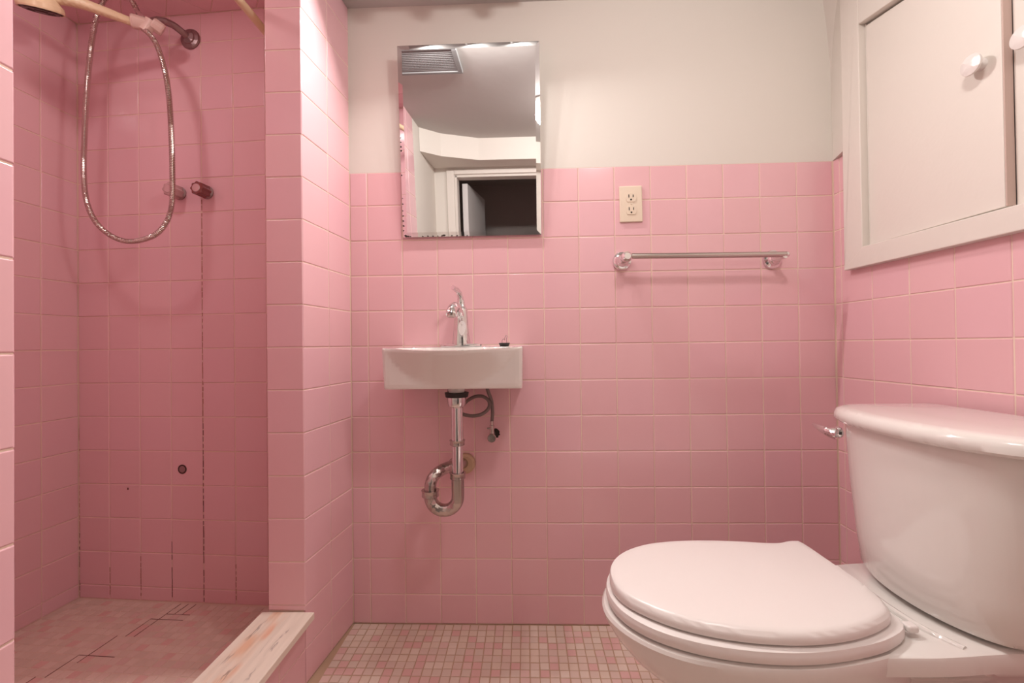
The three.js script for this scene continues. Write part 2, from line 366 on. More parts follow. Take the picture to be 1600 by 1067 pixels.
// ---------------------------------------------------------------- ceiling, bulkhead, rear wall, hall
{
  const w = struct('ceiling', 'low painted ceiling');
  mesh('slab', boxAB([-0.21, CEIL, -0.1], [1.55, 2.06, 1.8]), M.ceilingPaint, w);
}
{
  const w = struct('trim_1', 'white bulkhead under the ceiling in front of the door');
  mesh('bulkhead', prism([[-0.1, 1.225], [-0.0, 1.335], [0.215, 1.44], [1.46, 1.45], [1.46, ZR + 0.02], [-0.1, ZR + 0.02]], 1.79, CEIL + 0.01), M.plaster, w);
}
const DX0 = 0.035, DX1 = 0.72, DTOP = 1.745;
{
  const w = struct('wall_rear', 'white wall with the doorway behind the camera');
  mesh('plaster', merged([boxAB([-0.21, 0, ZR], [DX0, 2.0, ZR + 0.1]), boxAB([DX1, 0, ZR], [1.55, 2.0, ZR + 0.1]), boxAB([DX0, DTOP, ZR], [DX1, 2.0, ZR + 0.1])]), M.plaster, w);
  const d = struct('trim_2', 'white casing round the doorway');
  for (const [a, b] of [[[DX0 - 0.055, 0, ZR - 0.016], [DX0 - 0.004, DTOP + 0.03, ZR]], [[DX1 + 0.004, 0, ZR - 0.016], [DX1 + 0.06, DTOP + 0.03, ZR]], [[DX0 - 0.004, DTOP + 0.003, ZR - 0.016], [DX1 + 0.004, DTOP + 0.03, ZR]]]) mesh('casing', boxAB(a, b, 0.004), M.cabinetPaint, d);
  for (const [a, b] of [[[DX0 - 0.002, 0, ZR + 0.001], [DX0 + 0.012, DTOP, ZR + 0.1]], [[DX1 - 0.012, 0, ZR + 0.001], [DX1 + 0.002, DTOP, ZR + 0.1]], [[DX0, DTOP - 0.012, ZR + 0.001], [DX1, DTOP + 0.002, ZR + 0.1]]]) mesh('jamb', boxAB(a, b), M.cabinetPaint, d);
  const l = struct('door_1', 'white door leaf standing open into the dark hall');
  const leaf = mesh('door_leaf', boxAB([0, 0.01, 0], [0.038, DTOP - 0.03, 0.62], 0.003), M.doorPaint, l);
  leaf.position.set(DX0 + 0.03, 0, ZR + 0.112); leaf.rotation.y = 0.10;
  const h = struct('wall_hall', 'dim hall beyond the doorway');
  mesh('hall_wall', merged([boxAB([-0.6, 0, ZR + 0.1], [-0.5, 2.1, 3.2]), boxAB([1.5, 0, ZR + 0.1], [1.6, 2.1, 3.2]), boxAB([-0.6, 0, 3.1], [1.6, 2.1, 3.2]), boxAB([-0.6, 0, ZR + 0.02], [-0.2, 2.1, ZR + 0.12])]), M.hallPaint, h);
  mesh('hall_ceiling', boxAB([-0.6, 1.98, ZR + 0.1], [1.6, 2.1, 3.2]), M.hallPaint, h);
  mesh('hall_floor', boxAB([-0.6, -0.1, ZR + 0.1], [1.6, 0, 3.2]), M.hallFloor, h);
}
// ---------------------------------------------------------------- floors of small mosaic
const Q = 0.0258;
camera.updateMatrixWorld(true); camera.updateProjectionMatrix();
const inView = (x, y, z) => { const p = V(x, y, z).project(camera); return Math.abs(p.x) < 1.02 && Math.abs(p.y) < 1.02 && p.z < 1 ? p : null; };
const mosaicGeo = tileGeo(Q - 0.0028, Q - 0.0028, 0.0011, 0.004);
function mosaic(parent, y, x0, x1, z0, z1, mats, skip, hidden, pick, turn = 0) {
  const cells = [];
  for (let i = 0; x0 + (i + 1) * Q < x1 + Q; i++) for (let j = 0; z0 + (j + 1) * Q < z1 + Q; j++) {
    let x = x0 + (i + 0.5) * Q, z = z0 + (j + 0.5) * Q;
    const r = rnd(), m = pick(i, j, r), tx = rr(-0.0005, 0.0005), tz = rr(-0.0005, 0.0005), ty = rr(-0.0004, 0.0003), tl = [rr(-0.012, 0.012), rr(-0.03, 0.03), rr(-0.012, 0.012)];
    if (turn) { const dx = x - x0, dz = z - z0; x = x0 + dx * Math.cos(turn) - dz * Math.sin(turn); z = z0 + dx * Math.sin(turn) + dz * Math.cos(turn); }
    if (skip(x, z)) continue;
    const p = hidden(x, z) ? null : inView(x, y, z);
    cells.push({ x: x + tx, z: z + tz, y: y + ty, tl, m, key: p ? 1000 + z : 0 });
  }
  cells.sort((a, b) => b.key - a.key);
  const rest = mats.map(() => []);
  cells.forEach((c, k) => {
    const e = new THREE.Euler(-Math.PI / 2 + c.tl[0], 0, c.tl[1] - turn, 'XYZ');
    if (k < 300 && c.key > 0) { const t = mesh('mosaic_tile', mosaicGeo, mats[c.m], parent); t.position.set(c.x, c.y, c.z); t.rotation.copy(e); }
    else rest[c.m].push(mosaicGeo.clone().applyQuaternion(new THREE.Quaternion().setFromEuler(e)).translate(c.x, c.y, c.z));
  });
  rest.forEach((l, k) => { if (l.length) mesh('mosaic_field', merged(l), mats[k], parent).userData.kind = 'stuff'; });
}
{
  const f = struct('floor', 'floor of small worn pink mosaic tiles');
  mesh('backing', boxAB([-0.2, -0.1, -0.1], [1.55, -0.0012, ZR + 0.1]), M.floorGrout, f);
  mosaic(f, 0, -0.0775, 1.42, 0.002, ZR - 0.02, mosaicMats, (x, z) => x < -0.0545 - Math.min(z, 0.24) * 0.1 - Math.max(0, z - 0.24) * 0.036 + 0.0145 || x > 1.41, (x, z) => x > 0.60 + (0.3 - z) * 0.35,
    (i, j, r) => { const h = n24(i / 13.3, j / 11.7); return r < 0.13 ? 5 : r < 0.26 ? 6 : h > 0.55 ? (r < 0.6 ? 0 : 3) : r < 0.5 ? 1 : r < 0.8 ? 2 : 4; });
}
{
  const f = struct('floor_shower', 'raised shower floor of small pink mosaic tiles');
  mesh('backing', boxAB([-1.12, -0.1, -0.14], [-0.185, SFLOOR - 0.0010, 0.9]), M.showerFloorGrout, f);
  mosaic(f, SFLOOR, SO[0] - 0.02, -0.19, SO[1] - 0.02, 0.86, showerMosaicMats, (x, z) => z < SO[1] + (x - SO[0]) * Math.tan(AL) + 0.012 || x > -0.196 || z > 0.85 || x < SO[0] + (z - SO[1]) * Math.tan(BL) + 0.012, (x, z) => false,
    (i, j, r) => { const s = (i * 7 + j * 3) % 29; return s === 0 || s === 9 || r < 0.03 ? 5 : r < 0.12 ? 6 : Math.floor(r * 5) % 5; }, AL);
  // dark joints
  const gs = []; for (const [i, j, l, dir] of [[15, 0, 3, 1], [16, 0, 2, 1], [17, 0, 2, 1], [14, 3, 4, 0], [15, 2, 3, 0], [14, 3, 3, 1], [13, 6, 4, 1], [12, 9, 4, 0], [12, 9, 3, 1], [11, 13, 5, 0], [11, 12, 3, 1], [10, 16, 5, 0], [15, 3, 3, 1], [13, 14, 3, 1]]) {
    const g = dir ? box(0.0015, 0.0012, l * Q) : box(l * Q, 0.0012, 0.0015);
    const dx = (i + (dir ? 0 : l / 2)) * Q, dz = (j + 1 + (dir ? l / 2 : 0)) * Q;
    g.rotateY(-AL); gs.push(g.translate(SO[0] - 0.02 + dx * Math.cos(AL) - dz * Math.sin(AL), SFLOOR - 0.0006, SO[1] - 0.02 + dx * Math.sin(AL) + dz * Math.cos(AL)));
  }
  mesh('mildew_line', merged(gs), M.mildew, f);
}
// ---------------------------------------------------------------- curb and its marble slab
{
  const w = struct('wall_curb', 'tiled curb under the marble shower threshold');
  const A = [pb[0], 0.2408], B = [NL[0], NL[1]];
  mesh('backing', prism([[-0.185, 0.2408], [A[0] - TT, A[1]], [B[0] - TT, B[1]], [-0.185, B[1]]], 0, 0.166), M.grout, w);
  const L = Math.hypot(A[0] - B[0], A[1] - B[1]);
  tiles(w, frame([B[0], 0, B[1]], [A[0] - B[0], A[1] - B[1]]), seqv(0, L, L % P), [0, 0.0899, 0.166]);
}
{
  const t = thing('threshold_slab', 'veined white and orange marble slab on the shower curb', 'threshold', [-0.122, 0.167, 0.542]);
  const g = flat(box(0.136, 0.018, 0.598, 0.0025)), p = g.getAttribute('position'), uv = [];
  for (let i = 0; i < p.count; i++) uv.push(p.getX(i) / 0.136 + 0.5, p.getZ(i) / 0.6 + 0.5);
  g.setAttribute('uv', new THREE.Float32BufferAttribute(uv, 2));
  mesh('marble_slab', g.translate(0, 0.009, 0), M.marble, t);
}
// ---------------------------------------------------------------- added fill lamp overhead, out of view, evens out the room light
{
  const t = thing('fill_ceiling_lamp', 'added round fill lamp on the ceiling out of view', 'lamp', [FILL_DOME[0], CEIL, FILL_DOME[2]]);
  mesh('base', lathe([[0, 0], [0.085, 0], [0.088, -0.004], [0.088, -0.016], [0.080, -0.018], [0, -0.018]].map(p => [p[0], p[1]]).reverse(), 40), M.whiteMetal, t);
  const pr = []; for (let k = 0; k <= 12; k++) { const a = k / 12 * Math.PI / 2; pr.push([0.08 * Math.cos(a) + 1e-4, -0.018 - 0.045 * Math.sin(a)]); }
  mesh('fill_dome', lathe(pr.reverse(), 40), new THREE.MeshStandardMaterial({ color: 0xffffff, emissive: FILL_COLOR, emissiveIntensity: 9, roughness: 0.4 }), t);
  const L = new THREE.PointLight(FILL_COLOR, FILL_DOME_POWER, 0, 2); L.position.set(FILL_DOME[0], CEIL - 0.042, FILL_DOME[2]); L.castShadow = true; L.shadow.radius = 3.5; scene.add(L);
}
{
  const t = thing('fill_shower_lamp', 'added round fill lamp in the shower ceiling out of view', 'lamp', [SHOWER_FILL[0], SCEIL, SHOWER_FILL[1]]);  // added to lift the shower walls and floor
  mesh('trim_ring', lathe([[0.060, -0.001], [0.078, -0.001], [0.080, -0.004], [0.076, -0.007], [0.062, -0.006], [0.060, -0.001]], 40), M.whiteMetal, t);
  mesh('fill_diffuser', lathe([[0.0001, -0.004], [0.061, -0.004], [0.061, -0.001], [0.0001, -0.001]], 40), new THREE.MeshStandardMaterial({ color: 0xffffff, emissive: FILL_COLOR, emissiveIntensity: 6, roughness: 0.5 }), t);
  const L = new THREE.RectAreaLight(FILL_COLOR, SHOWER_FILL_POWER, 0.11, 0.11); L.position.set(SHOWER_FILL[0], SCEIL - 0.008, SHOWER_FILL[1]); scene.add(L);
  L.lookAt(SHOWER_FILL[0], 0, SHOWER_FILL[1] - 0.25); L.castShadow = true;
}
// ---------------------------------------------------------------- mirror cabinet, leaning out at the top
{
  const t = thing('mirror_cabinet', 'frameless mirror with worn edges leaning from the wall above the sink', 'mirror', [0.3285, 1.1915, 0.012]);
  const W = 0.426, H = 0.566, b = 0.0135, dz = 0.0020, D = 0.006;
  const tilt = MIRROR_TILT;
  const rect = (ix, iy, z) => [[-W / 2 + ix, iy], [W / 2 - ix, iy], [W / 2 - ix, H - iy], [-W / 2 + ix, H - iy]].map(p => V(p[0], p[1], z));
  const g = new THREE.Group(); g.name = 'mirror_door'; t.add(g); g.rotation.x = tilt;
  mesh('mirror_glass', loft([rect(0, 0, -D), rect(0, 0, -dz), rect(b, b, 0)], true, true, 0.02), M.mirror, g);
  // flaked silver along the lower and left bevel
  const bevZ = d => -dz * (1 - Math.min(1, d / b)) + 0.00015;
  const flake = (x, y, r, n = 7) => { const l = []; for (let k = 0; k < n; k++) { const a = k / n * Math.PI * 2, q = 1.25 * r * rr(0.45, 1.1); const px = Math.max(-W / 2 + 0.0003, x + Math.cos(a) * q * 1.3), py = Math.max(0.0003, y + Math.sin(a) * q); l.push(V(px, py, bevZ(Math.min(px + W / 2, py)))); } const l2 = l.map(p => p.clone().add(V(0, 0, 0.0003))); mesh('flaked_spot', loft([l, l2], false, true, 0.1), M.desilver, g); };
  for (const [x, y, r] of [[-0.203, 0.003, 0.0045], [-0.197, 0.0025, 0.003], [-0.19, 0.002, 0.002], [-0.152, 0.002, 0.002], [-0.136, 0.0018, 0.0022], [-0.12, 0.0018, 0.002], [-0.105, 0.0018, 0.0018], [-0.092, 0.002, 0.0026], [-0.085, 0.0035, 0.0035], [-0.062, 0.0014, 0.002], [-0.045, 0.0014, 0.0024], [-0.03, 0.0014, 0.002], [-0.014, 0.0012, 0.0018]]) flake(x, y, r);
  for (const [y, r] of [[0.02, 0.0022], [0.035, 0.003], [0.05, 0.0026], [0.065, 0.002], [0.08, 0.0016], [0.1, 0.0022], [0.118, 0.0016], [0.187, 0.002], [0.26, 0.0026], [0.272, 0.003], [0.285, 0.002], [0.298, 0.0017]]) flake(-W / 2 + 0.0017, y, r);
  // wedge shaped cabinet body behind the glass
  const s = new THREE.Shape(); const yt = Math.cos(tilt) * (H - 0.01), zt = Math.sin(tilt) * (H - 0.01);
  s.moveTo(0.011, 0.008); s.lineTo(0.011 - 0, yt); s.lineTo(-zt + 0.017 - 0.0 , yt); s.lineTo(0.0085, 0.008);
  const body = new THREE.ExtrudeGeometry(s, { depth: W - 0.012, bevelEnabled: false });
  body.applyMatrix4(new THREE.Matrix4().makeBasis(V(0, 0, -1), V(0, 1, 0), V(1, 0, 0))); body.translate(-(W - 0.012) / 2, 0, 0);
  mesh('cabinet_body', body, M.whiteMetal, t);
}
// ---------------------------------------------------------------- wall socket
{
  const t = thing('wall_outlet', 'ivory duplex wall outlet set in the pink tiles', 'outlet', [0.8156, 1.2805, 0]);
  const o = new THREE.Group(); o.name = 'faceplate'; t.add(o); o.rotation.z = 0.012;
  mesh('plate', box(0.069, 0.1105, 0.0065, 0.0028).translate(0, 0, 0.0028), M.outletIvory, o);
  for (const s of [1, -1]) {
    const y = s * 0.0195 + 0.0;
    const sh = new THREE.Shape(); sh.moveTo(-0.0115, -0.0135); sh.lineTo(0.0115, -0.0135); sh.quadraticCurveTo(0.0205, 0, 0.0115, 0.0135); sh.lineTo(-0.0115, 0.0135); sh.quadraticCurveTo(-0.0205, 0, -0.0115, -0.0135);
    mesh('receptacle', new THREE.ExtrudeGeometry(sh, { depth: 0.0012, bevelEnabled: true, bevelSize: 0.0006, bevelThickness: 0.0006, bevelOffset: -0.0006, bevelSegments: 2, curveSegments: 10 }).translate(0, y, 0.006), M.outletIvory, o);
    for (const [dx, h] of [[-0.0064, 0.0094], [0.0064, 0.008]]) mesh('slot', box(0.0026, h, 0.0009).translate(dx, y + 0.0042, 0.0078), M.slot, o);
    mesh('ground_slot', new THREE.CylinderGeometry(0.0026, 0.0026, 0.0009, 16).rotateX(Math.PI / 2).translate(0, y - 0.0068, 0.0078), M.slot, o);
  }
  mesh('screw', lathe([[0.0001, 0.0016], [0.0022, 0.0012], [0.003, 0], [0.0001, 0]].reverse(), 16).rotateX(Math.PI / 2).translate(0, 0, 0.006), M.outletIvory, o);
}
// ---------------------------------------------------------------- towel bar
{
  const t = thing('towel_bar', 'chrome towel bar on two round posts below the outlet', 'towel bar', [1.012, 1.106, 0]);
  const post = [[0.0001, 0], [0.0275, 0], [0.0285, 0.004], [0.0265, 0.009], [0.019, 0.0125], [0.0165, 0.018], [0.0125, 0.024], [0.0105, 0.036], [0.0112, 0.048], [0.0145, 0.055], [0.0158, 0.064], [0.0148, 0.073], [0.009, 0.080], [0.0001, 0.082]];
  const post2 = post.slice(0, 8).concat([[0.0098, 0.05], [0.0092, 0.064], [0.0085, 0.070], [0.0001, 0.072]]);
  for (const x of [-0.226, 0.224]) mesh('post', lathe(x < 0 ? post : post2, 36).rotateX(Math.PI / 2).translate(x, x < 0 ? 0.001 : -0.003, 0), M.chrome, t);
  mesh('bar', new THREE.CylinderGeometry(0.0082, 0.0082, 0.446, 24).rotateZ(Math.PI / 2 - 0.008).translate(0.0045, 0.0015, 0.065), M.wornChrome, t);
  mesh('end_cap', lathe([[0.0001, 0], [0.0086, 0], [0.009, 0.003], [0.0082, 0.006], [0.0045, 0.0095], [0.0001, 0.0105]], 24).rotateZ(-Math.PI / 2).translate(0.2275, -0.0005, 0.065), M.chrome, t);
}
// ---------------------------------------------------------------- sink
const SX = 0.2925, SB = 0.740;      // centre and underside height
{
  const t = thing('sink', 'small white wall hung sink with a bowed front', 'sink', [SX, SB, 0]);
  const hw0 = 0.1862, hw1 = 0.1885, H = 0.1115, zc0 = 0.182, r = 0.011;
  const NX = 64, NY = 22;
  const xs = Array.from({ length: NX + 1 }, (_, i) => { const s = i / NX * 2 - 1; return Math.sign(s) * (1 - Math.pow(1 - Math.abs(s), 1.6)); });
  const front = (q, tt) => {                                           // q -1..1 across, tt 0..1 up
    const hw = hw0 + (hw1 - hw0) * tt, x = q * hw, base = zc0 + 0.008 * tt;
    const e = Math.max(0, Math.abs(x) - (hw - r)); let z = base - r + Math.sqrt(Math.max(0, r * r - e * e));
    const edge = 0.93 * q * q + 0.03, m = Math.max(0, tt - edge) / (1 - 0.03);
    z += 0.048 * Math.pow(m, 1.1) * (1 - Math.pow(q * q, 3));
    return [x, z];
  };
  const topY = (q, s) => H - 0.0085 * s * s * s * Math.pow(1 - q * q, 0.8) ;       // rim dips towards the bowed front
  const pos = [], idx = []; const add = (x, y, z) => { pos.push(x, y, z); return pos.length / 3 - 1; };
  const rim = 0.004;
  // front skin
  const F = []; for (let j = 0; j <= NY; j++) { const row = []; for (let i = 0; i <= NX; i++) { let tt = j / NY; const q = xs[i]; const [x, z] = front(q, tt); const top = topY(q, 1); let y = tt * (top - 0) ; let zz = z; if (j === 0) zz -= 0.003; if (j === NY) { zz -= 0.0025; } if (j === NY - 1) y = top - 0.0035; row.push(add(x * (j === NY ? 0.993 : 1), y, zz)); } F.push(row); }
  for (let j = 0; j < NY; j++) for (let i = 0; i < NX; i++) { const a = F[j][i], b = F[j][i + 1], c = F[j + 1][i], d = F[j + 1][i + 1]; idx.push(a, b, d, a, d, c); }
  // sides
  const back = []; for (const i of [0, NX]) { const col = []; for (let j = 0; j <= NY; j++) { const k = F[j][i]; col.push(add(pos[k * 3], pos[k * 3 + 1] + (j === NY ? topY(0, 0) - topY(xs[i], 1) : 0), 0.001)); } back.push(col); }
  for (let j = 0; j < NY; j++) { idx.push(back[0][j], F[j][0], F[j + 1][0], back[0][j], F[j + 1][0], back[0][j + 1]); idx.push(F[j][NX], back[1][j], back[1][j + 1], F[j][NX], back[1][j + 1], F[j + 1][NX]); }
  // top with its bowl
  const NZ = 26, T = [];
  for (let k = 0; k <= NZ; k++) { const s = k / NZ, row = []; for (let i = 0; i <= NX; i++) {
    if (k === NZ) { row.push(F[NY][i]); continue; }
    const q = xs[i], f = F[NY][i], x = pos[f * 3], z = 0.001 + (pos[f * 3 + 2] - 0.001) * s;
    const zf = 0.19 + 0.048 * (1 - q * q), ex = (x / 0.168), ez = (z - (0.088 + zf - 0.017) / 2) / ((zf - 0.017 - 0.088) / 2);
    const rad = Math.pow(Math.pow(Math.abs(ex), 3.2) + Math.pow(Math.abs(ez), 2.6), 1 / 2.9);
    row.push(add(x, topY(q, s) - 0.085 * smooth((1 - rad) * 2.2), z)); } T.push(row); }
  for (let k = 0; k < NZ; k++) for (let i = 0; i < NX; i++) { const a = T[k][i], b = T[k][i + 1], c = T[k + 1][i], d = T[k + 1][i + 1]; idx.push(c, d, b, c, b, a); }
  // underside
  const Bk = []; for (let i = 0; i <= NX; i++) Bk.push(add(pos[F[0][i] * 3], 0, 0.001));
  for (let i = 0; i < NX; i++) idx.push(Bk[i], Bk[i + 1], F[0][i + 1], Bk[i], F[0][i + 1], F[0][i]);
  const g = new THREE.BufferGeometry(); g.setAttribute('position', new THREE.Float32BufferAttribute(pos, 3)); g.setIndex(idx);
  mesh('basin', toCreasedNormals(mergeVertices(g, 1e-5), 0.62), M.porcelain, t);
  mesh('drain_flange', lathe([[0.0001, -0.014], [0.022, -0.014], [0.024, -0.008], [0.024, 0.001], [0.0001, 0.001]], 28).translate(0.003, 0, 0.13), M.porcelain, t);
}
const DECK = SB + 0.1115;
// ---------------------------------------------------------------- faucet
{
  const t = thing('faucet', 'chrome single lever faucet on the sink deck', 'faucet', [0.2985, DECK, 0.052]);
  const pl = new THREE.Shape(); const a = 0.062, c = 0.0235;
  pl.absellipse(0, 0, a, c, 0, Math.PI * 2); 
  mesh('base_plate', new THREE.ExtrudeGeometry(pl, { depth: 0.003, bevelEnabled: true, bevelSize: 0.003, bevelThickness: 0.003, bevelOffset: -0.003, bevelSegments: 3, curveSegments: 40 }).rotateX(-Math.PI / 2).translate(0.0, 0.003, 0), M.chrome, t);
  mesh('body', lathe([[0.0001, 0.006], [0.0275, 0.006], [0.0272, 0.011], [0.0252, 0.024], [0.0230, 0.044], [0.0213, 0.066], [0.0202, 0.090], [0.0198, 0.108], [0.0188, 0.113], [0.0150, 0.119], [0.0122, 0.126], [0.0118, 0.131], [0.0001, 0.133]], 36), M.chrome, t);
  mesh('spout', tube([[0, 0.088, 0.004], [-0.002, 0.104, 0.030], [-0.005, 0.113, 0.058], [-0.008, 0.110, 0.084], [-0.0100, 0.099, 0.100], [-0.0105, 0.088, 0.105]], t => 0.0122 + 0.0028 * Math.pow(t, 2), 40, 20), M.chrome, t);
  const n = mesh('aerator', lathe([[0.0001, -0.004], [0.0105, -0.0045], [0.0118, -0.003], [0.0122, 0.004], [0.0001, 0.004]], 28), M.wornChrome, t); n.position.set(-0.0106, 0.0862, 0.1055); n.rotation.x = -0.18;
  const h = new THREE.Group(); h.name = 'lever'; t.add(h);
  mesh('lever_neck', tube([[0, 0.126, 0], [-0.0005, 0.140, 0.001], [-0.002, 0.153, 0.004], [-0.006, 0.163, 0.010]], s => 0.0118 - 0.005 * s, 16, 18), M.chrome, h);
  const arm = tube([[-0.002, 0.160, 0.004], [-0.008, 0.1665, 0.018], [-0.013, 0.1695, 0.034], [-0.016, 0.171, 0.046]], s => 0.0062 + 0.0012 * Math.sin(s * Math.PI), 20, 16); mesh('lever_arm', arm, M.chrome, h);
}
{
  const t = thing('paper_tag', 'small white oval tag hanging from the faucet spout', 'tag', [0.307, 0.906, 0.0905]);
  const s = new THREE.Shape(); s.moveTo(0, 0.021); s.bezierCurveTo(0.009, 0.020, 0.0118, 0.009, 0.0105, -0.002); s.bezierCurveTo(0.009, -0.013, 0.004, -0.021, 0, -0.0215); s.bezierCurveTo(-0.004, -0.021, -0.009, -0.013, -0.0105, -0.002); s.bezierCurveTo(-0.0118, 0.009, -0.009, 0.020, 0, 0.021);
  const hole = new THREE.Path(); hole.absellipse(-0.001, 0.0095, 0.0013, 0.0016, 0, Math.PI * 2, true); s.holes.push(hole);
  const m = mesh('tag', new THREE.ExtrudeGeometry(s, { depth: 0.0007, bevelEnabled: false, curveSegments: 16 }), M.paper, t); m.rotation.z = -0.06;
  mesh('string', tube([[-0.001, 0.0095, 0.0012], [-0.003, 0.020, 0.0016], [-0.0065, 0.030, -0.003], [-0.009, 0.038, -0.010]], 0.0005, 14, 6), M.paper, t);
}
{
  const t = thing('drain_stopper', 'black rubber drain stopper with a wire loop on the sink rim', 'stopper', [0.4265, DECK - 0.0015, 0.055], 0.3);
  mesh('plug', lathe([[0.0001, 0], [0.0105, 0], [0.0125, 0.0015], [0.0162, 0.0105], [0.0158, 0.0122], [0.012, 0.0105], [0.0001, 0.010]], 28), M.rubber, t);
  mesh('wire_loop', tube([[-0.007, 0.010, 0.003], [-0.0075, 0.018, 0.003], [-0.003, 0.0235, 0.001], [0.001, 0.020, 0], [0.0015, 0.026, 0], [0.0055, 0.034, -0.001], [0.009, 0.031, -0.001], [0.0068, 0.024, 0], [0.0075, 0.010, 0]], 0.00075, 50, 8), M.wornChrome, t);
}
// ---------------------------------------------------------------- drain under the sink
{
  const t = thing('drain_trap', 'chrome drain pipe and curved trap under the sink', 'drain pipe', [0.296, 0, 0.13]);
  const X = x => x - 0.296, Z = z => z - 0.13;
  mesh('washer', new THREE.CylinderGeometry(0.0335, 0.031, 0.0125, 32).translate(0, 0.7192, 0), M.rubber, t);
  mesh('flange_nut', lathe([[0.0001, 0.684], [0.0185, 0.684], [0.0235, 0.688], [0.0252, 0.694], [0.0258, 0.712], [0.0285, 0.7135], [0.0285, 0.7185], [0.0001, 0.7185]], 36), M.chrome, t);
  mesh('tailpiece', new THREE.CylinderGeometry(0.0168, 0.0168, 0.10, 32).translate(0, 0.636, 0), M.chrome, t);
  const ring = (y, r0, h) => lathe([[0.0168, y - h / 2], [r0 * 0.88, y - h / 2], [r0, y - h / 2 + 0.002], [r0 * 0.97, y], [r0, y + h / 2 - 0.003], [r0 * 1.06, y + h / 2 - 0.001], [r0 * 1.06, y + h / 2], [0.0168, y + h / 2]], 32);
  mesh('slip_nut', ring(0.586, 0.0205, 0.015), M.wornChrome, t);
  mesh('extension_tube', new THREE.CylinderGeometry(0.0152, 0.0152, 0.10, 32).translate(0, 0.540, 0), M.chrome, t);
  mesh('slip_nut', ring(0.4945, 0.0215, 0.018), M.wornChrome, t);
  const ub = [[0, 0.492, 0], [0, 0.470, 0], [0, 0.440, 0]]; for (let k = 1; k <= 10; k++) { const a = k / 10 * Math.PI; ub.push([-0.0385 + 0.0385 * Math.cos(a), 0.437 - 0.0385 * Math.sin(a), 0]); } ub.push([-0.077, 0.446, 0]);
  mesh('trap_bend', tube(ub, 0.0175, 70, 24), M.wornChrome, t);
  mesh('slip_nut', ring(0.4455, 0.0235, 0.019).translate(-0.077, 0, 0), M.wornChrome, t);
  mesh('waste_arm', tube([[X(0.219), 0.452, 0], [X(0.2195), 0.470, Z(0.129)], [X(0.226), 0.488, Z(0.121)], [X(0.242), 0.500, Z(0.103)], [X(0.268), 0.5035, Z(0.068)], [X(0.287), 0.5005, Z(0.035)], [X(0.300), 0.497, Z(0.004)]], 0.0162, 60, 24), M.wornChrome, t);
  mesh('slip_nut', orient(ring(0, 0.0215, 0.017), [X(0.300) - X(0.268), -0.0065, -0.064]).translate(X(0.277), 0.5025, Z(0.052)), M.wornChrome, t);
  mesh('wall_sleeve', lathe([[0.0001, 0], [0.030, 0], [0.031, 0.004], [0.030, 0.016], [0.024, 0.021], [0.0001, 0.021]], 32).rotateX(Math.PI / 2).translate(X(0.300), 0.495, Z(0)), M.beige, t);
}
{
  const t = thing('supply_hose', 'coiled grey braided supply hose behind the drain pipe', 'hose', [0.3, 0.74, 0.05]);
  const O = p => [p[0] - 0.3, p[1] - 0.74, p[2] - 0.05];
  mesh('hose', tube([[0.268, 0.74, 0.06], [0.262, 0.722, 0.06], [0.262, 0.702, 0.062], [0.272, 0.679, 0.066], [0.297, 0.658, 0.07], [0.330, 0.650, 0.07], [0.360, 0.655, 0.066], [0.379, 0.672, 0.06], [0.379, 0.690, 0.055], [0.362, 0.7035, 0.05], [0.338, 0.7035, 0.046], [0.315, 0.692, 0.044], [0.295, 0.676, 0.04], [0.284, 0.69, 0.036], [0.283, 0.74, 0.036]].map(O), 0.0052, 140, 12), M.braid, t);
}
{
  const t = thing('supply_hose', 'short straight grey supply hose down to the wall valve', 'hose', [0.38, 0.606, 0.046]);
  mesh('hose', tube([[-0.009, 0.135, 0.012], [-0.002, 0.11, 0.010], [0.006, 0.085, 0.004], [0.0085, 0.05, 0.001], [0.006, 0.016, 0], [0.006, 0.006, 0]], 0.0052, 50, 12), M.braid, t);
  mesh('hose_nut', lathe([[0.0001, 0], [0.0072, 0], [0.0072, 0.012], [0.0058, 0.013], [0.0058, 0.024], [0.0001, 0.024]], 12).translate(0.006, 0, 0), M.wornChrome, t);
}
{
  const t = thing('stop_valve', 'small chrome stop valve sticking out of a hole in the tiles', 'valve', [0.386, 0.588, 0]);
  mesh('rough_hole', (() => { const l = [], l2 = []; for (let k = 0; k < 22; k++) { const a = k / 22 * Math.PI * 2, r = 0.0165 * rr(0.85, 1.12); l.push(V(Math.cos(a) * r + 0.004, Math.sin(a) * r - 0.003, 0.0002)); l2.push(V(Math.cos(a) * r + 0.004, Math.sin(a) * r - 0.003, 0.0009)); } return loft([l, l2]); })(), M.slot, t);
  mesh('valve_body', merged([new THREE.CylinderGeometry(0.0085, 0.0085, 0.05, 20).rotateX(Math.PI / 2).translate(0, 0, 0.024), new THREE.CylinderGeometry(0.0075, 0.0075, 0.022, 6).translate(0, 0.012, 0.046), box(0.016, 0.004, 0.012, 0.001).translate(-0.006, 0.021, 0.046)]), M.wornChrome, t);
  mesh('handle', lathe([[0.0001, 0.0], [0.0105, 0.0], [0.0128, 0.003], [0.0128, 0.009], [0.011, 0.012], [0.0001, 0.0125]], 22).rotateX(Math.PI / 2).translate(0, -0.006, 0.050), M.wornChrome, t);
}
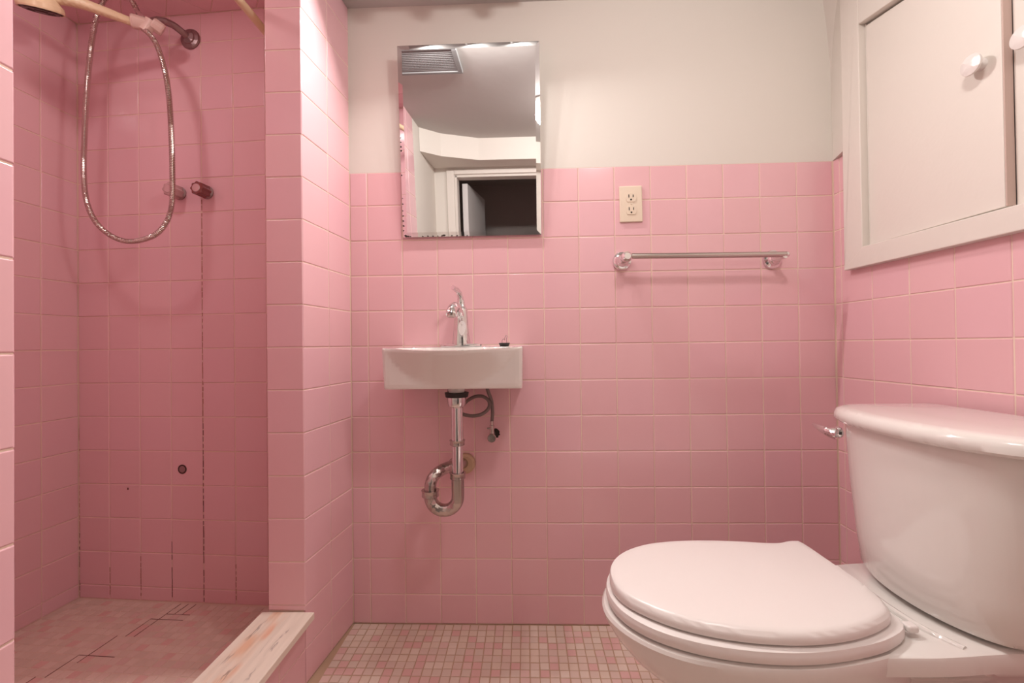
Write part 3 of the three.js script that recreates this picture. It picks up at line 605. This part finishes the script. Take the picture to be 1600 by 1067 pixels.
//TOILET
// ---------------------------------------------------------------- toilet
{
  const t = thing('toilet', 'white two piece toilet with its lid closed', 'toilet', [1.05, 0, 0.5]);
  const TX = 1.05, TZ = 0.5, n = 96;
  const loop = (pts, y, sc = 1, cx = 0.9, cz = 0.505, dx = 0) => closedCurve(pts, n).map(p => V((p.x - cx) * sc + cx + dx - TX, y, (p.z - cz) * sc + cz - TZ));
  const inset = (l, d) => { const c = V(0, 0, 0); l.forEach(p => c.add(p)); c.multiplyScalar(1 / l.length); return l.map(p => { const v = p.clone().sub(c); v.y = 0; const k = v.length(); return p.clone().addScaledVector(v, -d / k); }); };
  const up = (l, y) => l.map(p => V(p.x, y, p.z));
  // bowl
  const rimP = [[0.629, 0.51], [0.641, 0.445], [0.677, 0.388], [0.735, 0.348], [0.82, 0.328], [0.91, 0.325], [0.99, 0.335], [1.06, 0.356], [1.11, 0.385], [1.13, 0.43], [1.13, 0.50], [1.13, 0.56], [1.11, 0.603], [1.06, 0.628], [0.99, 0.648], [0.91, 0.660], [0.82, 0.657], [0.737, 0.639], [0.681, 0.605], [0.643, 0.558]];
  const lo = (y, sx, sz, cx, dx) => loop(rimP, y).map(p => V((p.x + TX - cx) * sx + cx + dx - TX, y, p.z * sz));
  mesh('bowl', loft([
    lo(0.0, 0.62, 0.60, 1.13, 0.02), lo(0.02, 0.62, 0.60, 1.13, 0.02), lo(0.03, 0.58, 0.54, 1.13, 0.02), lo(0.10, 0.54, 0.48, 1.13, 0.03), lo(0.16, 0.58, 0.52, 1.13, 0.02), lo(0.21, 0.70, 0.66, 1.13, 0.01), lo(0.25, 0.82, 0.80, 1.13, 0.0),
    lo(0.29, 0.915, 0.91, 1.13, 0), lo(0.32, 0.965, 0.965, 1.13, 0), lo(0.345, 0.993, 0.993, 1.13, 0), lo(0.357, 1, 1, 1.13, 0), lo(0.362, 0.993, 0.99, 1.13, 0), lo(0.364, 0.97, 0.96, 1.13, 0)], true, true, 0.5), M.porcelain, t);
  // shelf that carries the tank
  const deck = [[1.04, 0.356], [1.13, 0.362], [1.25, 0.361], [1.372, 0.364], [1.392, 0.376], [1.396, 0.41], [1.396, 0.59], [1.392, 0.624], [1.372, 0.636], [1.25, 0.639], [1.13, 0.641], [1.04, 0.634], [0.98, 0.637], [0.92, 0.632], [0.89, 0.58], [0.89, 0.42], [0.93, 0.36], [0.98, 0.352]];
  const dl = loop(deck, 0.376); const dlo = (y, s, dx) => dl.map(p => { const x = (p.x - 0.33) * s + 0.33 + dx; return V(x, y - (y > 0.34 ? 0.014 * smooth((1.24 - x - TX) / 0.24) : 0), p.z * s); });
  mesh('tank_shelf', loft([dlo(0.10, 0.40, -0.08), dlo(0.24, 0.46, -0.06), dlo(0.30, 0.70, -0.03), dlo(0.33, 0.90, -0.008), dlo(0.345, 0.985, 0), dlo(0.368, 1, 0), dlo(0.374, 0.985, 0), dlo(0.376, 0.95, 0)], true, true, 0.6), M.porcelain, t);
  mesh('shelf_ridge', rrTube([[1.148 - TX, 0.3705, 0.378 - TZ], [1.144 - TX, 0.3705, 0.44 - TZ], [1.142 - TX, 0.3705, 0.52 - TZ], [1.150 - TX, 0.3705, 0.58 - TZ], [1.168 - TX, 0.3705, 0.625 - TZ]], 0.006), M.porcelain, t);
  // seat
  const seatP = [[0.638, 0.50], [0.650, 0.440], [0.686, 0.390], [0.745, 0.354], [0.825, 0.334], [0.91, 0.331], [0.99, 0.338], [1.05, 0.347], [1.092, 0.349], [1.106, 0.364], [1.112, 0.48], [1.114, 0.555], [1.106, 0.592], [1.06, 0.623], [0.99, 0.646], [0.91, 0.659], [0.825, 0.656], [0.745, 0.636], [0.686, 0.602], [0.650, 0.556]];
  const sl = loop(seatP, 0);
  mesh('seat', loft([up(inset(sl, 0.010), 0.3655), up(inset(sl, 0.002), 0.368), up(sl, 0.373), up(sl, 0.381), up(inset(sl, 0.002), 0.3865), up(inset(sl, 0.009), 0.389)], true, true, 0.6), M.seatPlastic, t);
  // lid, with a broad rolled edge
  const lidP = [[0.645, 0.500], [0.655, 0.447], [0.687, 0.400], [0.742, 0.363], [0.815, 0.344], [0.89, 0.340], [0.965, 0.345], [1.015, 0.352], [1.045, 0.352], [1.072, 0.343], [1.090, 0.341], [1.094, 0.352], [1.098, 0.44], [1.101, 0.52], [1.098, 0.562], [1.086, 0.590], [1.05, 0.615], [0.985, 0.640], [0.905, 0.652], [0.815, 0.645], [0.742, 0.622], [0.690, 0.588], [0.655, 0.546]];
  const ll = loop(lidP, 0);
  const lidTop = (d, y) => up(ll, y).map((p, i) => { const c = V(0.89 - TX, y, 0.505 - TZ), v = p.clone().sub(c); const near = smooth((p.z + TZ - 0.50) / 0.12) * 0.8 + 0.2; return p.clone().addScaledVector(v.normalize(), -d * near); });
  mesh('seat_lid', loft([lidTop(0.008, 0.3905), lidTop(0.001, 0.393), lidTop(0, 0.397), lidTop(0.0015, 0.4045), lidTop(0.006, 0.4095), lidTop(0.014, 0.4125), lidTop(0.05, 0.4145), lidTop(0.11, 0.4155)], true, true, 0.8), M.seatPlastic, t);
  for (const z of [0.40, 0.588]) mesh('hinge_cap', box(0.018, 0.012, 0.018, 0.004).translate(1.117 - TX, 0.382, z - TZ), M.seatPlastic, t);
  // tank
  const ring = (xf, bow, z0, z1, y) => {                      // rounded D shaped outline, evenly sampled
    const l = [], zc = (z0 + z1) / 2, h = (z1 - z0) / 2, xb = 1.408;
    for (let k = 0; k <= 400; k++) { const a = -Math.PI / 2 + Math.PI * k / 400, sz = Math.sin(a), q = Math.sign(sz) * Math.pow(Math.abs(sz), 0.7); l.push(V(xf + bow * q * q + (1 - Math.pow(Math.max(0, Math.cos(a)), 0.5)) * 0.07 - TX, y, zc + h * q - TZ)); }
    l.push(V(xb - 0.006 - TX, y, z1 - TZ), V(xb - 0.002 - TX, y, z1 - 0.002 - TZ), V(xb - TX, y, z1 - 0.006 - TZ), V(xb - TX, y, z0 + 0.006 - TZ), V(xb - 0.002 - TX, y, z0 + 0.002 - TZ), V(xb - 0.006 - TX, y, z0 - TZ));
    const cum = [0]; for (let k = 1; k <= l.length; k++) cum.push(cum[k - 1] + l[k % l.length].distanceTo(l[k - 1]));
    const out = [], N = 180; let j = 0; for (let k = 0; k < N; k++) { const t = cum[l.length] * k / N; while (cum[j + 1] < t) j++; out.push(l[j].clone().lerp(l[(j + 1) % l.length], (t - cum[j]) / (cum[j + 1] - cum[j] + 1e-9))); }
    return out.reverse();
  };
  mesh('tank', loft([ring(1.188, 0.030, 0.375, 0.625, 0.379), ring(1.172, 0.030, 0.355, 0.645, 0.383), ring(1.166, 0.032, 0.345, 0.655, 0.395), ring(1.162, 0.034, 0.336, 0.664, 0.45), ring(1.160, 0.036, 0.318, 0.676, 0.56), ring(1.159, 0.038, 0.306, 0.686, 0.66), ring(1.159, 0.038, 0.304, 0.688, 0.683)], true, true, 0.7), M.porcelain, t);
  mesh('tank_lid', loft([ring(1.156, 0.040, 0.300, 0.692, 0.679), ring(1.146, 0.042, 0.291, 0.700, 0.681), ring(1.142, 0.042, 0.288, 0.703, 0.686), ring(1.1425, 0.042, 0.2885, 0.7025, 0.696), ring(1.146, 0.042, 0.292, 0.699, 0.704), ring(1.154, 0.042, 0.300, 0.691, 0.709), ring(1.17, 0.04, 0.315, 0.68, 0.711), ring(1.25, 0.03, 0.40, 0.60, 0.7115)], true, true, 0.8), M.porcelain, t);
  const lv = new THREE.Group(); lv.name = 'flush_lever'; lv.position.set(1.196 - TX, 0.6485, 0.3225 - TZ); t.add(lv);
  mesh('lever_base', lathe([[0.0001, -0.004], [0.0125, -0.002], [0.0135, 0.002], [0.0115, 0.007], [0.0075, 0.010], [0.0001, 0.011]], 24).rotateZ(Math.PI / 2), M.chrome, lv);
  mesh('lever_arm', tube([[-0.006, -0.003, 0.002], [-0.014, -0.002, -0.006], [-0.020, 0.002, -0.020], [-0.022, 0.006, -0.038], [-0.022, 0.009, -0.052]], s => 0.0135 - 0.0105 * s, 24, 14), M.chrome, lv);
}
function rrTube(p, r) { return tube(p, r, 40, 12); }
// ---------------------------------------------------------------- built in cupboard on the right wall
{
  const t = thing('wall_cupboard', 'white built in wall cupboard with two doors above the toilet', 'cupboard', [RWX, 1.0565, 0]);
  const L = g => g.translate(-RWX, -1.0565, 0);
  const FO = 0.020, u0 = 0.064, o0 = 0.1297, o1 = 0.80, u1 = 0.86, y0 = 1.0565, yo = 1.1035, top = 1.9, th = 1.716, sl = -0.20;
  const yAt = u => th + (u - o0) * sl;
  // frame face drawn in the wall plane and extruded
  const face = (pts, d, o, bev = 0.002) => { const s = new THREE.Shape(pts.map(p => new THREE.Vector2(p[0], p[1]))); const g = new THREE.ExtrudeGeometry(s, { depth: d - bev, bevelEnabled: true, bevelSize: bev, bevelThickness: bev, bevelOffset: -bev, bevelSegments: 2 }); g.translate(0, 0, o - d); g.applyQuaternion(rwf.q); g.translate(RWX, 0, 0); return L(g); };
  mesh('stile', face([[u0, y0], [u0 + 0.003, CEIL - 0.002], [o0, CEIL - 0.002], [o0, yo], [u0 + 0.001, y0]], 0.045, FO), M.cabinetPaint, t);
  mesh('stile', face([[o1, yAt(o1)], [o1, yo], [u1, yo], [u1, CEIL - 0.002], [o1, CEIL - 0.002]], 0.045, FO), M.cabinetPaint, t);
  mesh('bottom_rail', face([[u0, y0], [u1, y0 - 0.001], [u1, yo - 0.003], [o0 + 0.001, yo + 0.0065], [o0, yo + 0.006], [u0 + 0.001, y0 + 0.004]], 0.045, FO + 0.0003), M.cabinetPaint, t);
  mesh('top_rail', face([[o0, th], [o1, yAt(o1)], [o1, CEIL - 0.002], [o0, CEIL - 0.002]], 0.045, FO - 0.0005), M.cabinetPaint, t);
  const stop = (a, b, w) => face([[a[0], a[1]], [b[0], b[1]], [b[0] + w[0], b[1] + w[1]], [a[0] + w[0], a[1] + w[1]]], 0.02, 0.0012, 0.001);
  mesh('door_stop', stop([o0 + 0.0005, yo + 0.007], [o0 + 0.0005, th - 0.002], [0.003, 0]), M.cabinetPaint, t);
  const door = (a, b, o, knob, ya) => {
    const d = mesh('door', face([[a, ya], [b, ya - 0.001], [b, yAt(b) - 0.006], [a, yAt(a) - 0.006]], 0.018, o, 0.0016), M.cabinetPaint, t);
    const k = rw(knob[0], knob[1], o); const g = new THREE.Group(); g.name = 'knob'; g.position.set(k.x - RWX, k.y - 1.0565, k.z); g.quaternion.setFromUnitVectors(V(0, 1, 0), rwf.n);
    d.add(g);
    mesh('knob_stem', lathe([[0.0001, -0.001], [0.0115, -0.001], [0.0105, 0.003], [0.0075, 0.008], [0.0075, 0.016], [0.0001, 0.016]], 24), M.knobPlastic, g);
    mesh('knob_face', lathe([[0.0001, 0.015], [0.012, 0.0155], [0.0195, 0.0195], [0.0208, 0.022], [0.0200, 0.0245], [0.014, 0.0275], [0.0001, 0.029]], 30), M.knobPlastic, g);
    return d;
  };
  door(o0 + 0.0045, 0.4560, 0.002, [0.4205, 1.414], yo + 0.010);
  mesh('raw_edge', face([[0.4562, yo + 0.010], [0.4588, yo + 0.010], [0.4588, yAt(0.457) - 0.006], [0.4562, yAt(0.457) - 0.006]], 0.017, 0.001, 0.0003), M.rawEdge, t);
  door(0.4596, o1 - 0.004, -0.016, [0.4945, 1.418], yo + 0.004);
}
//SHOWER
// ---------------------------------------------------------------- shower fittings
const sw = (u, y, o) => { const p = sbf.o.clone().addScaledVector(sbf.a, u).addScaledVector(sbf.n, o); return [p.x, y, p.z]; };
const su = x => (x - SO[0]) / Math.cos(AL);
{
  const o = sw(su(-0.577), 1.853, 0);
  const t = thing('bent_pipe', 'tarnished bent shower pipe coming out of a round wall flange', 'pipe', o, -AL);
  mesh('flange', lathe([[0.0001, 0.0], [0.031, 0.0], [0.0325, 0.003], [0.030, 0.007], [0.021, 0.010], [0.0195, 0.014], [0.014, 0.017], [0.0001, 0.0175]], 36).rotateX(Math.PI / 2), M.dullMetal, t);
  mesh('pipe', tube([[-0.0, 0.0, 0.004], [-0.006, 0.006, 0.025], [-0.017, 0.012, 0.052], [-0.031, 0.004, 0.080], [-0.046, -0.018, 0.102]], 0.0105, 40, 18), M.dullMetal, t);
}
const BR = [-0.632, 1.824, 0.088];
{
  const t = thing('shower_bracket', 'pink ivory plastic holder clamped on the end of the shower arm', 'bracket', BR);
  const d = V(-0.80, -0.05, 0.60).normalize(), e = V(0.62, 0.45, -0.3).normalize();
  mesh('ball_nut', orient(lathe([[0.0001, -0.014], [0.016, -0.014], [0.0185, -0.010], [0.0185, 0.010], [0.016, 0.015], [0.0001, 0.015]], 10), [0.55, -0.35, -0.6]).translate(0.028, 0.0, -0.014), M.ivoryBracket, t);
  mesh('collar', orient(lathe([[0.0001, -0.020], [0.0145, -0.020], [0.0155, -0.006], [0.0135, 0.006], [0.0155, 0.018], [0.0001, 0.018]], 24), [0.4, 0.8, -0.1]).translate(0.010, -0.006, -0.002), M.ivoryBracket, t);
  mesh('cradle', orient(lathe([[0.0145, -0.017], [0.0185, -0.017], [0.0195, 0.014], [0.0165, 0.018], [0.0145, 0.018], [0.0145, -0.017]], 24), d.toArray()).translate(-0.012, -0.001, 0.006), M.ivoryBracket, t);
  mesh('hose_nut', orient(lathe([[0.0001, 0], [0.0095, 0], [0.0105, 0.003], [0.0105, 0.011], [0.0085, 0.014], [0.0075, 0.030], [0.0001, 0.030]], 6), [-0.55, 0.8, 0.1]).translate(-0.006, 0.016, 0.0), M.chrome, t);
}
{
  const t = thing('hand_shower', 'ivory hand shower with a dark spray face in its holder', 'shower head', [BR[0], BR[1], BR[2]]);
  const hd = [-0.174, -0.038, 0.126];
  mesh('handle', tube([[0.004, -0.006, -0.003], [-0.025, -0.004, 0.014], [-0.075, 0.000, 0.054], [-0.115, 0.001, 0.085], [-0.145, -0.005, 0.108], [hd[0] + 0.004, hd[1] + 0.014, hd[2] + 0.003]], s => 0.0100 + 0.0070 * s, 50, 20), M.ivory, t);
  const ax = [0.15, 0.90, 0.35];
  mesh('head_shell', orient(lathe([[0.0430, -0.012], [0.0465, -0.0125], [0.0475, -0.008], [0.0470, 0.002], [0.0445, 0.0045], [0.0435, 0.006], [0.034, 0.020], [0.018, 0.028], [0.0001, 0.030]], 44), ax).translate(...hd), M.ivory, t);
  mesh('spray_face', orient(lathe([[0.0001, -0.017], [0.012, -0.017], [0.014, -0.0125], [0.026, -0.0115], [0.030, -0.0155], [0.036, -0.0150], [0.0385, -0.0105], [0.0438, -0.0095], [0.0438, -0.004], [0.0001, -0.004]], 40), ax).translate(...hd), M.darkFace, t);
}
{
  const t = thing('shower_hose', 'long looped chrome shower hose hanging against the tiles', 'hose', [BR[0], BR[1], BR[2]]);
  const pts = HOSE.map(([x, y, z]) => [x - BR[0], y - BR[1], z - BR[2]]);
  const c = new THREE.CatmullRomCurve3(pts.map(p => V(...p)), false, 'centripetal'), len = c.getLength(), seg = Math.round(len / 0.00125), radial = 10;
  // ridged metal spiral: the radius swells on every ring
  const loops = []; const fr = c.computeFrenetFrames(220, false); c.arcLengthDivisions = 800; c.updateArcLengths();
  for (let i = 0; i <= seg; i++) {
    const s = i / seg, p = c.getPointAt(s), f = Math.min(219, Math.floor(s * 220)), k = s * 220 - f;
    const nn = fr.normals[f].clone().lerp(fr.normals[f + 1], k).normalize(), bb = fr.binormals[f].clone().lerp(fr.binormals[f + 1], k).normalize();
    const r = [0.0056, 0.0074, 0.0076, 0.0060][i % 4], l = [];
    for (let j = 0; j < radial; j++) { const a = j / radial * Math.PI * 2; l.push(p.clone().addScaledVector(nn, Math.cos(a) * r).addScaledVector(bb, Math.sin(a) * r)); }
    loops.push(l);
  }
  mesh('hose', loft(loops, true, true, 0.9), M.hoseMetal, t);
}
for (const [x, y, m, label] of [[-0.6175, 1.357, M.clearKnob, 'clear shower tap handle behind the hanging hose'], [-0.5235, 1.3555, M.redKnob, 'dark red shower tap handle right of the hose']]) {
  const t = thing('tap_handle', label, 'tap', sw(su(x), y, 0), -AL);
  mesh('escutcheon', lathe([[0.0001, 0], [0.021, 0], [0.0215, 0.003], [0.016, 0.008], [0.0001, 0.008]], 28).rotateX(Math.PI / 2), M.dullMetal, t);
  const s = new THREE.Shape(); for (let k = 0; k < 64; k++) { const a = k / 64 * Math.PI * 2, r = 0.0205 + 0.0017 * Math.cos(a * 8); k ? s.lineTo(Math.cos(a) * r, Math.sin(a) * r) : s.moveTo(r, 0); }
  mesh('grip', toCreasedNormals(flat(new THREE.ExtrudeGeometry(s, { depth: 0.030, bevelEnabled: true, bevelSize: 0.004, bevelThickness: 0.004, bevelOffset: -0.004, bevelSegments: 3 })), 0.5).translate(0, 0, 0.011), m, t);
  mesh('cap_disc', lathe([[0.0001, 0], [0.0125, 0], [0.013, 0.001], [0.012, 0.002], [0.0001, 0.0022]], 26).rotateX(Math.PI / 2).translate(0, 0, 0.0445), M.capDisc, t);
}
{
  const t = thing('pipe_stub', 'capped pipe end in a round hole low in the shower tiles', 'pipe', sw(su(-0.6158), 0.4706, 0), -AL);
  mesh('hole_rim', lathe([[0.0105, 0.0004], [0.0150, 0.0004], [0.0150, 0.0010], [0.0105, 0.0010], [0.0105, 0.0004]], 26).rotateX(Math.PI / 2), M.darkFace, t);
  mesh('plug', lathe([[0.0001, 0.0003], [0.0108, 0.0003], [0.0108, 0.0006], [0.0095, 0.0016], [0.0001, 0.002]], 22).rotateX(Math.PI / 2), M.dullMetal, t);
}
{
  const z0 = SO[1] + (-0.232 - SO[0]) * Math.tan(AL);
  const t = thing('curtain_rod', 'ivory shower curtain rod across the shower entrance', 'rod', [-0.232, 1.7465, z0]);
  mesh('rod', new THREE.CylinderGeometry(0.0105, 0.0105, 0.858 - z0, 24).rotateX(Math.PI / 2).translate(0, 0, (0.858 - z0) / 2), M.ivory, t);
  for (const z of [0.001, 0.858 - z0 - 0.012]) mesh('end_socket', new THREE.CylinderGeometry(0.019, 0.019, 0.012, 24).rotateX(Math.PI / 2).translate(0, 0, z + 0.006), M.ivory, t);
}
// ---------------------------------------------------------------- vent seen in the mirror
{
  const t = thing('ceiling_vent', 'grey slatted vent cover on the ceiling reflected in the mirror', 'vent', [0.105, CEIL, 0.475]);
  const W = 0.28, D = 0.21;
  for (const [w, d, x, z] of [[W, 0.02, 0, -D / 2 + 0.01], [W, 0.02, 0, D / 2 - 0.01], [0.02, D - 0.04, -W / 2 + 0.01, 0], [0.02, D - 0.04, W / 2 - 0.01, 0]]) mesh('vent_frame', box(w, 0.014, d, 0.003).translate(x, -0.007, z), M.ventPlastic, t);
  for (let k = 0; k < 13; k++) mesh('slat', box(W - 0.04, 0.002, 0.011).rotateX(0.5).translate(0, -0.008, -D / 2 + 0.026 + k * 0.0132), M.ventPlastic, t);
}
// ---------------------------------------------------------------- lamps out of view above the mirror, main light of the room
{
  const t = thing('unseen_vanity_light', 'grey three lamp bar out of view under the ceiling above the mirror', 'light', [0.3225, CEIL, 0.1]);
  const loc = (p) => [p[0] - 0.3225, p[1] - CEIL, p[2] - 0.1];
  mesh('mounting_bar', at(box(0.44, 0.020, 0.06, 0.006), 0, -0.010, 0.055), M.satinGrey, t);
  mesh('unseen_visor', at(box(0.44, 0.003, 0.15, 0.001), 0, -0.0125, 0.125), M.satinGrey, t);  // out of view, placed to keep the lamp light off the ceiling
  const q = new THREE.Quaternion().setFromUnitVectors(V(0, 1, 0), LAMP_DIR);
  for (const l of LAMPS) {
    const p = loc(l);
    const head = mesh('lamp_head', lathe([[0.0001, -0.026], [0.012, -0.026], [0.017, -0.020], [0.0225, -0.006], [0.0235, 0.002], [0.0225, 0.003], [0.0215, 0.001], [0.0001, 0.0005]], 24), M.satinGrey, t); head.position.set(...p).addScaledVector(LAMP_DIR, -0.004); head.quaternion.copy(q);
    mesh('lens', lathe([[0.0205, 0.001], [0.0205, 0.002], [0.012, 0.0036], [0.0001, 0.004]], 24), new THREE.MeshStandardMaterial({ color: 0xffffff, emissive: LAMP_COLOR, emissiveIntensity: 25, roughness: 0.5 }), head);
    const L = new THREE.RectAreaLight(LAMP_COLOR, LAMP_POWER, LAMP_SIZE, LAMP_SIZE);
    L.position.set(...l).addScaledVector(LAMP_DIR, 0.004); scene.add(L);
    L.lookAt(L.position.clone().add(LAMP_DIR)); L.castShadow = true;
  }
}
renderer.render(scene, camera);
